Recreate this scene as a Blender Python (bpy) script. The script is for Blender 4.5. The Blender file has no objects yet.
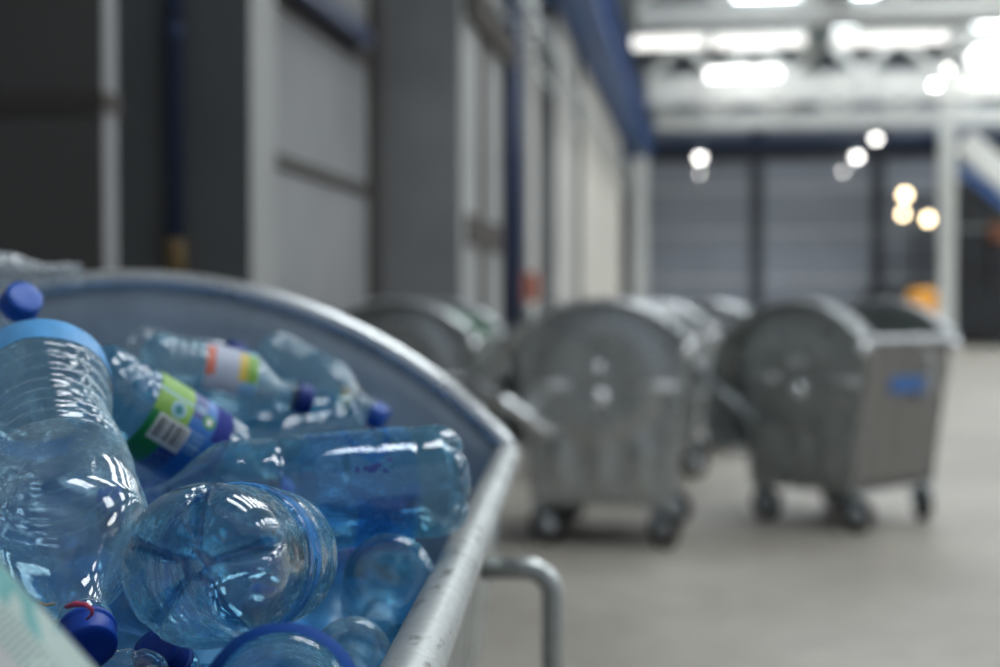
import bpy, math, random
from mathutils import Vector, Matrix, noise
PI = math.pi
C = bpy.context.scene.collection
sc = bpy.context.scene
random.seed(4)

# ------------------------------------------------------------------ camera
F = 1389.0
CAMZ = 1.323
PITCH = math.atan((333.5 - 306.0) / F)
def P(px, py, d):
    """point seen at (px,py) of a 1000x667 frame, d metres along the lens axis"""
    f = Vector((0, math.cos(PITCH), -math.sin(PITCH)))
    u = Vector((0, math.sin(PITCH), math.cos(PITCH)))
    return Vector((0, 0, CAMZ)) + d * (f + (px - 500) / F * Vector((1, 0, 0)) - (py - 333.5) / F * u)

# ------------------------------------------------------------------ materials
MATS = {}
def nt(name):
    m = bpy.data.materials.new(name); m.use_nodes = True
    t = m.node_tree; t.nodes.clear()
    out = t.nodes.new('ShaderNodeOutputMaterial')
    MATS[name] = m
    return m, t, out
def N(t, kind, **kw):
    n = t.nodes.new('ShaderNode' + kind)
    for k, v in kw.items():
        if k.startswith('i_'):
            n.inputs[k[2:].replace('_', ' ')].default_value = v
        else:
            setattr(n, k, v)
    return n
def ramp(t, src, stops):
    r = t.nodes.new('ShaderNodeValToRGB')
    el = r.color_ramp.elements
    while len(el) > 1: el.remove(el[-1])
    el[0].position, el[0].color = stops[0][0], stops[0][1]
    for p, c in stops[1:]:
        e = el.new(p); e.color = c
    t.links.new(src, r.inputs[0])
    return r
def g4(v): return (v, v, v, 1)
def c4(c): return (c[0], c[1], c[2], 1)

def mat_plain(name, col, rough=.5, metal=0.0, spec=.5, var=.0, scale=8, bump=0.0, coord='Object'):
    m, t, out = nt(name)
    b = N(t, 'BsdfPrincipled'); L = t.links.new
    b.inputs['Roughness'].default_value = rough
    b.inputs['Metallic'].default_value = metal
    b.inputs['Specular IOR Level'].default_value = spec
    b.inputs['Base Color'].default_value = c4(col)
    if var or bump:
        tc = N(t, 'TexCoord'); nz = N(t, 'TexNoise')
        nz.inputs['Scale'].default_value = scale; nz.inputs['Detail'].default_value = 6
        L(tc.outputs[coord], nz.inputs['Vector'])
        if var:
            r = ramp(t, nz.outputs['Fac'], [(.3, c4([x * (1 - var) for x in col])), (.7, c4([min(1, x * (1 + var)) for x in col]))])
            L(r.outputs[0], b.inputs['Base Color'])
        if bump:
            bp = N(t, 'Bump'); bp.inputs['Strength'].default_value = bump; bp.inputs['Distance'].default_value = .01
            L(nz.outputs['Fac'], bp.inputs['Height']); L(bp.outputs[0], b.inputs['Normal'])
    L(b.outputs[0], out.inputs[0])
    return m

def mat_galv(name, col, rough=.45, metal=.75, scale=55, scuff=0.0):
    """hot-dip galvanised steel: spangle cells, cloudy roughness, dark scuffs"""
    m, t, out = nt(name); L = t.links.new
    b = N(t, 'BsdfPrincipled'); tc = N(t, 'TexCoord')
    vo = N(t, 'TexVoronoi'); vo.inputs['Scale'].default_value = scale
    L(tc.outputs['Object'], vo.inputs['Vector'])
    nz = N(t, 'TexNoise'); nz.inputs['Scale'].default_value = 9; nz.inputs['Detail'].default_value = 8
    L(tc.outputs['Object'], nz.inputs['Vector'])
    sep = N(t, 'SeparateColor'); L(vo.outputs['Color'], sep.inputs[0])
    mx = N(t, 'Math', operation='MULTIPLY_ADD'); mx.inputs[1].default_value = .35
    L(sep.outputs[0], mx.inputs[0]); L(nz.outputs['Fac'], mx.inputs[2])
    r = ramp(t, mx.outputs[0], [(.3, c4([x * .84 for x in col])), (.95, c4([min(1, x * 1.12) for x in col]))])
    colout = r.outputs[0]
    if scuff:
        n2 = N(t, 'TexNoise'); n2.inputs['Scale'].default_value = 90; n2.inputs['Detail'].default_value = 5
        mp = N(t, 'Mapping'); mp.inputs['Scale'].default_value = (1, .35, 1)
        L(tc.outputs['Object'], mp.inputs[0]); L(mp.outputs[0], n2.inputs['Vector'])
        r2 = ramp(t, n2.outputs['Fac'], [(.57, g4(0)), (.68, g4(scuff))])
        mc = N(t, 'MixRGB'); mc.inputs[2].default_value = (.12, .115, .105, 1)
        L(r2.outputs[0], mc.inputs[0]); L(colout, mc.inputs[1]); colout = mc.outputs[0]
    L(colout, b.inputs['Base Color'])
    b.inputs['Metallic'].default_value = metal
    rr = ramp(t, nz.outputs['Fac'], [(.3, g4(rough - .05)), (.7, g4(rough + .06))])
    L(rr.outputs[0], b.inputs['Roughness'])
    bp = N(t, 'Bump'); bp.inputs['Strength'].default_value = .05; bp.inputs['Distance'].default_value = .002
    L(mx.outputs[0], bp.inputs['Height']); L(bp.outputs[0], b.inputs['Normal'])
    L(b.outputs[0], out.inputs[0])
    return m

def mat_pet(name, tint, edge, haze=.06, hazecol=(.55, .68, .78), rough=.06, dirt=.0, wob=.25, refl=.65, scuff=1.0):
    """thin clear PET wall: tinted see-through film, glossy skin, faint scuff haze and dirt specks"""
    m, t, out = nt(name); L = t.links.new
    tc = N(t, 'TexCoord')
    nb = N(t, 'TexNoise'); nb.inputs['Scale'].default_value = 38; nb.inputs['Detail'].default_value = 3
    L(tc.outputs['Object'], nb.inputs['Vector'])
    nf = N(t, 'TexNoise'); nf.inputs['Scale'].default_value = 240; nf.inputs['Detail'].default_value = 4
    L(tc.outputs['Object'], nf.inputs['Vector'])
    bp = N(t, 'Bump'); bp.inputs['Strength'].default_value = wob; bp.inputs['Distance'].default_value = .004
    L(nb.outputs['Fac'], bp.inputs['Height'])
    lw = N(t, 'LayerWeight'); lw.inputs['Blend'].default_value = .5
    L(bp.outputs[0], lw.inputs['Normal'])
    fac = lw.outputs['Facing']
    # tint deepens with the longer path through the wall at a slant
    p2 = N(t, 'Math', operation='POWER'); p2.inputs[1].default_value = 2.2; L(fac, p2.inputs[0])
    mt = N(t, 'MixRGB'); mt.inputs[1].default_value = c4(tint); mt.inputs[2].default_value = c4(edge)
    L(p2.outputs[0], mt.inputs[0])
    tr = N(t, 'BsdfTransparent'); L(mt.outputs[0], tr.inputs[0])
    gl = N(t, 'BsdfGlossy'); gl.inputs['Roughness'].default_value = rough
    gl.inputs['Color'].default_value = (1, 1, 1, 1); L(bp.outputs[0], gl.inputs['Normal'])
    p4 = N(t, 'Math', operation='POWER'); p4.inputs[1].default_value = 3.2; L(fac, p4.inputs[0])
    ma = N(t, 'Math', operation='MULTIPLY_ADD'); ma.inputs[1].default_value = refl; ma.inputs[2].default_value = .075
    L(p4.outputs[0], ma.inputs[0])
    m1 = N(t, 'MixShader'); L(ma.outputs[0], m1.inputs[0]); L(tr.outputs[0], m1.inputs[1]); L(gl.outputs[0], m1.inputs[2])
    df = N(t, 'BsdfDiffuse'); df.inputs[0].default_value = c4(hazecol)
    tl = N(t, 'BsdfTranslucent'); tl.inputs[0].default_value = c4(hazecol)
    ad = N(t, 'MixShader'); ad.inputs[0].default_value = .5; L(df.outputs[0], ad.inputs[1]); L(tl.outputs[0], ad.inputs[2])
    hz = ramp(t, nb.outputs['Fac'], [(.35, g4(haze * .35)), (.7, g4(haze * 1.7))])
    hs = ramp(t, nf.outputs['Fac'], [(.52, g4(0)), (.72, g4(haze * 2.2 * scuff))])
    hm = N(t, 'Math', operation='ADD'); L(hz.outputs[0], hm.inputs[0]); L(hs.outputs[0], hm.inputs[1])
    sl = N(t, 'Math', operation='MULTIPLY_ADD'); sl.inputs[1].default_value = 1.6; sl.inputs[2].default_value = .75; L(p2.outputs[0], sl.inputs[0])
    hk = N(t, 'Math', operation='MULTIPLY', use_clamp=True); L(hm.outputs[0], hk.inputs[0]); L(sl.outputs[0], hk.inputs[1])
    m2 = N(t, 'MixShader'); L(hk.outputs[0], m2.inputs[0]); L(m1.outputs[0], m2.inputs[1]); L(ad.outputs[0], m2.inputs[2])
    last = m2.outputs[0]
    if dirt:
        nd = N(t, 'TexNoise'); nd.inputs['Scale'].default_value = 70; nd.inputs['Detail'].default_value = 6
        nd.inputs['Roughness'].default_value = .75
        L(tc.outputs['Object'], nd.inputs['Vector'])
        rd = ramp(t, nd.outputs['Fac'], [(.645, g4(0)), (.69, g4(dirt))])
        db = N(t, 'BsdfDiffuse'); db.inputs[0].default_value = (.16, .10, .055, 1)
        m3 = N(t, 'MixShader'); L(rd.outputs[0], m3.inputs[0]); L(last, m3.inputs[1]); L(db.outputs[0], m3.inputs[2]); last = m3.outputs[0]
    L(last, out.inputs[0])
    return m

def mat_emit(name, col, s):
    m, t, out = nt(name)
    e = N(t, 'Emission'); e.inputs[0].default_value = c4(col); e.inputs[1].default_value = s
    t.links.new(e.outputs[0], out.inputs[0])
    return m

def mat_floor():
    m, t, out = nt('concrete_floor'); L = t.links.new
    b = N(t, 'BsdfPrincipled'); tc = N(t, 'TexCoord')
    n1 = N(t, 'TexNoise'); n1.inputs['Scale'].default_value = .55; n1.inputs['Detail'].default_value = 7
    n2 = N(t, 'TexNoise'); n2.inputs['Scale'].default_value = 5; n2.inputs['Detail'].default_value = 8
    for n in (n1, n2): L(tc.outputs['Object'], n.inputs['Vector'])
    a = N(t, 'Math', operation='MULTIPLY_ADD'); a.inputs[1].default_value = .4
    L(n2.outputs['Fac'], a.inputs[0]); L(n1.outputs['Fac'], a.inputs[2])
    r = ramp(t, a.outputs[0], [(.42, (.20, .18, .152, 1)), (.7, (.295, .27, .232, 1)), (.95, (.39, .365, .32, 1))])
    L(r.outputs[0], b.inputs['Base Color'])
    rr = ramp(t, n1.outputs['Fac'], [(.3, g4(.42)), (.7, g4(.62))]); L(rr.outputs[0], b.inputs['Roughness'])
    bp = N(t, 'Bump'); bp.inputs['Strength'].default_value = .15; L(n2.outputs['Fac'], bp.inputs['Height']); L(bp.outputs[0], b.inputs['Normal'])
    L(b.outputs[0], out.inputs[0])
    return m

mat_floor()
mat_galv('galvanised', (.42, .44, .435), .30, .82)
mat_galv('galvanised_dull', (.22, .212, .20), .5, .55)  # right bin's front: its dark reflection put into a darker, browner colour
mat_galv('galvanised_dark', (.30, .33, .335), .36, .75)
mat_galv('galvanised_inside', (.52, .60, .66), .5, .3, 40)  # bluish light on the near bin's plates put into the base colour
mat_galv('galvanised_bright', (.66, .68, .69), .30, .75)
mat_galv('polished_zinc', (.85, .87, .88), .16, .95)
mat_galv('galvanised_rim', (.44, .46, .46), .46, .55, 120, .8)
mat_plain('rubber', (.018, .018, .02), .6)
mat_plain('dark_gap', (.02, .02, .022), .8)
mat_plain('hub', (.40, .46, .49), .35, .8)
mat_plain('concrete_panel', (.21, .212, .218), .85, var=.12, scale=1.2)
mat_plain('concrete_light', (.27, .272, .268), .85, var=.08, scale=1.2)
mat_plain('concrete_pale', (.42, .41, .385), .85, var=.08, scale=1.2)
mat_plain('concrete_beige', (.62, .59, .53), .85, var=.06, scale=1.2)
mat_plain('concrete_soot', (.064, .062, .060), .85, var=.12, scale=1.2)  # darkest concrete: shade on the nearest pier put into the colour
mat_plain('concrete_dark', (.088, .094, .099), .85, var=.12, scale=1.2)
mat_plain('joint', (.05, .042, .038), .9)
mat_plain('cladding', (.40, .43, .49), .6, var=.08, scale=.8)
mat_plain('cladding_light', (.60, .62, .65), .6)
mat_plain('cladding_dark', (.09, .10, .125), .6)
mat_plain('blue_steel', (.035, .11, .33), .45, var=.15, scale=3)
mat_plain('navy_pipe', (.008, .022, .075), .4)
mat_plain('brass_end', (.12, .075, .025), .5)
mat_plain('white_steel', (.84, .85, .82), .55, var=.06, scale=2)
mat_plain('grey_steel', (.30, .33, .33), .5, .2)
mat_plain('roof_sheet', (.32, .36, .37), .7, var=.06, scale=1)
mat_plain('duct', (.20, .25, .25), .5, .3)
mat_plain('machine_dark', (.03, .033, .038), .55, var=.3, scale=2)
mat_plain('machine_rust', (.22, .08, .04), .6)
mat_plain('orange_paint', (.85, .36, .02), .45)
mat_plain('red_paint', (.42, .16, .11), .5)
mat_plain('green_film', (.03, .28, .10), .3, var=.3, scale=20)
mat_plain('dark_green', (.02, .07, .05), .5, var=.3, scale=20)
mat_plain('sticker_blue', (.03, .13, .38), .5)
mat_emit('skylight', (.91, .97, 1.0), 9.0)
mat_emit('skylight_far', (.95, .98, 1.0), 9.0)
mat_emit('window_light', (.90, .95, 1.0), .8)
mat_emit('lamp_white', (1.0, .97, .92), 11.0)
mat_emit('lamp_warm', (1.0, .78, .48), 10.0)
mat_emit('tube_light', (1.0, .99, .95), 1.5)
mat_emit('tube_bright', (1.0, .99, .97), 3.6)

mat_pet('pet_blue', (.58, .83, .92), (.20, .52, .72), .12, (.28, .55, .70), dirt=.5, wob=.10)
mat_pet('pet_foot', (.56, .79, .89), (.16, .40, .58), .13, (.38, .60, .72), dirt=.6, wob=.05, rough=.05, refl=.9, scuff=.5)
mat_pet('pet_thick', (.20, .43, .62), (.03, .12, .26), .06, (.30, .50, .66), wob=.04, rough=.05, refl=1.0, scuff=.2)  # dark refraction along the foot creases put into the tint
mat_pet('pet_nub', (.45, .62, .75), (.2, .4, .55), .45, (.55, .68, .76), wob=.04)
mat_pet('pet_blue_clean', (.52, .80, .91), (.18, .51, .73), .11, (.24, .54, .72), dirt=.0, wob=.10)
mat_pet('pet_pale', (.70, .87, .94), (.34, .61, .74), .20, (.46, .68, .78), dirt=.3, wob=.08, scuff=.35)
mat_pet('pet_clear', (.88, .935, .955), (.62, .74, .80), .07, (.75, .8, .82), dirt=.2, wob=.3)
mat_pet('pet_deep', (.50, .76, .93), (.2, .5, .8), .10, (.3, .5, .7), dirt=.0)
mat_pet('pet_milky', (.80, .84, .86), (.6, .68, .72), .42, (.70, .74, .76), wob=.3)
mat_pet('label_film', (.42, .68, .90), (.2, .46, .8), .30, (.24, .55, .84), wob=.08, scuff=.4)
mat_pet('label_print', (.24, .50, .84), (.1, .3, .7), .42, (.10, .36, .78), wob=.08, scuff=.4)
mat_plain('heap_blue', (.07, .24, .46), .25, spec=.6, var=.7, scale=18, bump=.5)
mat_plain('cap_blue', (.008, .055, .38), .4, spec=.35, var=.12, scale=120)
mat_plain('cap_navy', (.006, .03, .22), .4, spec=.35)
mat_plain('cap_bright', (.012, .10, .48), .35)
mat_plain('band_light', (.10, .36, .72), .38, var=.12, scale=60)
mat_plain('band_navy', (.005, .05, .24), .7, spec=.1)
mat_plain('lab_white', (.70, .72, .72), .45)
mat_plain('lab_black', (.03, .03, .035), .5)
mat_plain('lab_green', (.13, .36, .04), .45)
mat_plain('lab_lime', (.20, .40, .06), .45)
mat_plain('lab_deepgreen', (.01, .22, .06), .45)
mat_plain('lab_teal', (.0, .17, .19), .45)
mat_plain('lab_blue', (.015, .14, .48), .4)
mat_plain('lab_navy', (.01, .035, .22), .4)
mat_plain('lab_pale', (.30, .50, .66), .4)
mat_plain('lab_purple', (.02, .035, .22), .7, spec=.15)
mat_plain('lab_red', (.60, .14, .08), .45)
mat_plain('lab_yellow', (.62, .45, .07), .45)
mat_plain('lab_lilac', (.42, .46, .58), .45)
mat_plain('lab_worn_blue', (.06, .22, .55), .45, var=.35, scale=40)
mat_plain('lab_worn_pale', (.20, .42, .66), .5, var=.3, scale=50)
mat_plain('carton_white', (.50, .51, .51), .6, var=.06, scale=30)
mat_plain('carton_cream', (.46, .57, .53), .6, var=.05, scale=30)
mat_plain('carton_teal', (.16, .42, .42), .6, var=.15, scale=30)
mat_plain('carton_ink', (.10, .14, .14), .6)
mat_plain('rust', (.20, .06, .02), .7)
mat_plain('pink', (.70, .07, .16), .4)
mat_plain('straw', (.40, .26, .10), .7)

# ------------------------------------------------------------------ mesh helper
class MB:
    def __init__(s): s.v, s.f, s.m, s.sm = [], [], [], []
    def add(s, vs, fs, mi=0, smooth=True):
        b = len(s.v); s.v += [tuple(p) for p in vs]
        for f in fs:
            s.f.append([b + i for i in f]); s.m.append(mi); s.sm.append(smooth)
        return s
    def box(s, lo, hi, mi=0, M=None, bev=0.0):
        x0, y0, z0 = lo; x1, y1, z1 = hi
        vs = [(x0,y0,z0),(x1,y0,z0),(x1,y1,z0),(x0,y1,z0),(x0,y0,z1),(x1,y0,z1),(x1,y1,z1),(x0,y1,z1)]
        if M: vs = [M @ Vector(p) for p in vs]
        return s.add(vs, [(3,2,1,0),(4,5,6,7),(0,1,5,4),(1,2,6,5),(2,3,7,6),(3,0,4,7)], mi, False)
    def bar(s, a, b, w, h, mi=0, up=Vector((0,0,1))):
        a, b = Vector(a), Vector(b); d = (b - a); l = d.length; d.normalize()
        x = d.cross(up)
        if x.length < 1e-4: x = d.cross(Vector((1,0,0)))
        x.normalize(); z = x.cross(d)
        M = Matrix((x, d, z)).transposed().to_4x4(); M.translation = a
        return s.box((-w/2, 0, -h/2), (w/2, l, h/2), mi, M)
    def tube(s, pts, r, n=12, mi=0, closed=False):
        pts = [Vector(p) for p in pts]; k = len(pts); vs, fs = [], []
        rr = r if isinstance(r, (list, tuple)) else [r] * k
        ref = None
        for i, p in enumerate(pts):
            a = pts[i-1] if (i or closed) else p; b = pts[(i+1) % k] if (i < k-1 or closed) else p
            t = (b - a).normalized()
            if ref is None:
                ref = t.cross(Vector((0,0,1)))
                if ref.length < 1e-3: ref = t.cross(Vector((1,0,0)))
            ref = (ref - t * ref.dot(t)).normalized(); bn = t.cross(ref)
            for j in range(n):
                q = 2*PI*j/n; vs.append(p + rr[i]*(math.cos(q)*ref + math.sin(q)*bn))
        for i in range(k if closed else k-1):
            for j in range(n):
                i2 = (i+1) % k; fs.append((i*n+j, i*n+(j+1)%n, i2*n+(j+1)%n, i2*n+j))
        if not closed:
            fs.append(tuple(range(n-1,-1,-1))); fs.append(tuple((k-1)*n+j for j in range(n)))
        return s.add(vs, fs, mi)
    def lathe(s, prof, n=32, mi=0, M=None, cap=True):
        """prof: (r,z) list round local z"""
        vs, fs = [], []
        for r, z in prof:
            for j in range(n):
                q = 2*PI*j/n; p = Vector((r*math.cos(q), r*math.sin(q), z)); vs.append(M @ p if M else p)
        for i in range(len(prof)-1):
            for j in range(n):
                fs.append((i*n+j, i*n+(j+1)%n, (i+1)*n+(j+1)%n, (i+1)*n+j))
        if cap:
            if prof[0][0] > 1e-5: fs.append(tuple(range(n-1,-1,-1)))
            if prof[-1][0] > 1e-5: fs.append(tuple((len(prof)-1)*n+j for j in range(n)))
        return s.add(vs, fs, mi)
    def mesh(s, name, mats):
        me = bpy.data.meshes.new(name); me.from_pydata(s.v, [], s.f)
        for m in mats: me.materials.append(MATS[m])
        me.polygons.foreach_set('material_index', s.m); me.polygons.foreach_set('use_smooth', s.sm)
        me.update(); return me
    def build(s, name, mats, parent=None, M=None, solid=0.0, off=0.0):
        if isinstance(mats, str): mats = [mats]
        o = bpy.data.objects.new(name, s.mesh(name, mats)); C.objects.link(o)
        if parent: o.parent = parent
        if M is not None: o.matrix_local = M
        if solid:
            md = o.modifiers.new('thickness', 'SOLIDIFY'); md.thickness = solid; md.offset = off
        return o
def tag(o, label=None, cat=None, group=None, kind=None):
    if label: o['label'] = label
    if cat: o['category'] = cat
    if group: o['group'] = group
    if kind: o['kind'] = kind
    return o
def empty(name, M):
    o = bpy.data.objects.new(name, None); o.empty_display_size = .1; C.objects.link(o)
    o.matrix_world = M; return o
def axisM(a, b, roll=0.0):
    """frame at a whose z runs towards b"""
    z = (b - a).normalized()
    x = z.cross(Vector((0,0,1)))
    if x.length < 1e-3: x = Vector((1,0,0))
    x.normalize(); y = z.cross(x)
    M = Matrix((x, y, z)).transposed().to_4x4(); M.translation = a
    return M @ Matrix.Rotation(roll, 4, 'Z')
def sstep(a, b, x):
    t = min(1, max(0, (x-a)/(b-a))); return t*t*(3-2*t)

# ------------------------------------------------------------------ plastic bottles
class Shape:
    def __init__(s, L, R, seed=0, ribs=(), waist=None, shoulder=.30, dents=(), crumple=.0012, facet=0.0, neck=.0125, lobes=5, hbf=.42):
        s.L, s.R, s.seed, s.ribs, s.waist, s.sh, s.dents, s.cr, s.nk, s.lobes, s.hb = L, R, seed, ribs, waist, shoulder, dents, crumple, neck, lobes, hbf*R
        s.fc = facet; s.zn = L - .026; s.zs = L * (1 - shoulder)
        s.off = Vector((seed*3.71, seed*1.93, seed*7.3))
    def rad(s, q, z):
        """wall radius at angle q and height z above the foot"""
        R = s.R
        if z <= s.zs: r = R
        elif z < s.zn:
            t = (z - s.zs)/(s.zn - s.zs); k = .5 + .5*math.cos(PI*t**.88)
            r = s.nk + (R - s.nk)*k
        else: r = s.nk
        if s.waist:
            zc, w, a = s.waist; r -= a*R*math.exp(-((z-zc)/w)**2)
        for z0, z1, n, a in s.ribs:
            if z0 < z < z1:
                e = min(1, (z-z0)/.006, (z1-z)/.006)
                r -= a*e*(.5 - .5*math.cos(2*PI*n*(z-z0)/(z1-z0)))**.7
        env = sstep(0, s.hb, z)*(1 - sstep(s.zn-.03, s.zn, z))
        p = Vector((math.cos(q)*R, math.sin(q)*R, z)) + s.off
        if s.cr:
            n1 = noise.noise(p*17); n2 = noise.noise(p*36 + Vector((5,5,5)))
            r += env*s.cr*(1.9*n1 - 1.0*abs(n2) + .2)
        if s.fc:
            r += env*s.fc*(noise.voronoi(p*26)[0][0]*2.2 - .9)
        for dq, dz, w, dep in s.dents:
            da = (q - dq + PI) % (2*PI) - PI
            dd = ((da*R)**2 + (z-dz)**2)/(w*w)
            if dd < 4: r -= env*dep*math.exp(-dd*1.6)
        if z > s.zn:                       # neck flange
            r += .0035*math.exp(-((z - s.zn - .006)/.0016)**2)
        return max(r, .004)
    def base(s, f, q):
        """petaloid foot: height at radius fraction f"""
        R, hb, c0 = s.R, s.hb, .16*s.R
        zv = c0 + (hb - c0)*f**2.6
        f0 = .66
        if f < f0: zf = c0*(1 - sstep(.10, f0, f))
        else: zf = hb*(1 - math.sqrt(max(0, 1 - ((f-f0)/(1-f0))**2)))
        if not s.lobes: return zf
        a = ((q*s.lobes/(2*PI)) % 1.0); d = min(a, 1-a)*2      # 0 at a valley, 1 mid foot
        w = .15 + .20*(1-f)
        m = 1 - math.exp(-(d/w)**2)
        return zv*(1-m) + zf*m
    def body(s, n=120, nz=120, nb=22, open_end=True):
        mb = MB(); vs, fs = [], []
        vs.append((0, 0, s.base(0, 0)))
        fr = [i/nb for i in range(1, nb+1)]
        for f in fr:
            f = f**.85
            for j in range(n):
                q = 2*PI*j/n; r = f*s.rad(q, s.hb)
                zz = s.base(f, q) - .0016*math.exp(-((f-.085)/.03)**2)
                vs.append((r*math.cos(q), r*math.sin(q), zz))
        zsn = [s.hb + (s.L - s.hb)*(i/nz) for i in range(1, nz+1)]
        for z in zsn:
            for j in range(n):
                q = 2*PI*j/n; r = s.rad(q, z); vs.append((r*math.cos(q), r*math.sin(q), z))
        for j in range(n): fs.append((0, 1+(j+1)%n, 1+j))
        mi = [3]*n
        K = nb + nz
        for i in range(K-1):
            for j in range(n):
                fs.append((1+i*n+j, 1+i*n+(j+1)%n, 1+(i+1)*n+(j+1)%n, 1+(i+1)*n+j)); mi.append(0 if i >= nb-1 else s.footmat((i+1.5)/nb, (j+.5)/n))
        mb.add(vs, fs); mb.m = mi
        return mb
    def footmat(s, t, u):
        f = t**.85
        if f < .10: return 3
        if not s.lobes: return 1
        a = (u*s.lobes) % 1.0; d = min(a, 1-a)*2
        return 2 if (d < (.13 + .05/f)*(1 - .35*f) and f < .90) or f < .16 else 1
    def foot_ring(s, f0, f1, gap=.0009, n=120, k=8):
        mb = MB(); vs, fs = [], []
        for i in range(k+1):
            f = f0 + (f1-f0)*i/k
            for j in range(n):
                q = 2*PI*j/n; r = f*s.rad(q, s.hb) + gap*f; vs.append((r*math.cos(q), r*math.sin(q), s.base(f, q) - gap))
        for i in range(k):
            for j in range(n): fs.append((i*n+j, i*n+(j+1)%n, (i+1)*n+(j+1)%n, (i+1)*n+j))
        return mb.add(vs, fs)
    def patch(s, q0, q1, z0, z1, paint=None, nq=60, nzz=40, gap=.0007):
        mb = MB(); vs = []
        for i in range(nzz+1):
            z = z0 + (z1-z0)*i/nzz
            for j in range(nq+1):
                q = q0 + (q1-q0)*j/nq; r = s.rad(q, z) + gap; vs.append((r*math.cos(q), r*math.sin(q), z))
        mb.v = vs
        for i in range(nzz):
            for j in range(nq):
                mi = paint((j+.5)/nq, (i+.5)/nzz) if paint else 0
                if mi is None: continue
                a = i*(nq+1)+j
                mb.f.append([a, a+1, a+nq+2, a+nq+1]); mb.m.append(mi); mb.sm.append(True)
        return mb
    def cap(s, h=.0165, r=None, knurl=60):
        r = r or s.nk + .0026
        mb = MB(); n = knurl*2; vs, fs = [], []
        z0 = s.L - h + .003
        prof = [(r*.97, z0, 0), (r*1.05, z0+.0006, 0), (r*1.05, z0+.0034, 0), (r*.985, z0+.0038, 0), (r, z0+.0046, 1), (r*.985, z0+h-.0018, 1), (r*.93, z0+h-.0003, 0), (r*.6, z0+h, 0), (.0001, z0+h, 0)]
        for pr, z, k in prof:
            for j in range(n):
                q = 2*PI*j/n; rr = pr - (k*.00045 if j % 2 else 0); vs.append((rr*math.cos(q), rr*math.sin(q), z))
        for i in range(len(prof)-1):
            for j in range(n): fs.append((i*n+j, i*n+(j+1)%n, (i+1)*n+(j+1)%n, (i+1)*n+j))
        return mb.add(vs, fs)

def bottle(label, base, neck, R, mat, cap=None, roll=0.0, group='plastic bottles in the near bin', foot=None, name='plastic_bottle', low=False, **kw):
    """a bottle whose foot centre is at `base` and whose mouth is at `neck` (both (px,py,d) -> world)"""
    a, b = P(*base), P(*neck)
    sh = Shape((b-a).length, R, **kw)
    e = empty(name, axisM(a, b, roll)); tag(e, label, 'bottle', group)
    sh.body(*( (64, 60, 12) if low else () )).build('bottle_body', [mat, foot or mat, 'pet_thick' if foot else mat, 'pet_nub' if foot else mat], e)
    if cap: sh.cap().build('cap', cap, e)
    return e, sh

# ------------------------------------------------------------------ steel waste container
ZR, ZT, XW, ZB, XB = 1.130, 1.352, .495, .240, .37
SAG = ZT - ZR; RA = (XW*XW + SAG*SAG)/(2*SAG); ZC = ZT - RA
def arch_pts(R, n=28, x1=XW):
    a1 = math.asin(x1/RA)
    return [(R*math.sin(-a1 + 2*a1*i/n), ZC + R*math.cos(-a1 + 2*a1*i/n)) for i in range(n+1)]

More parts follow.
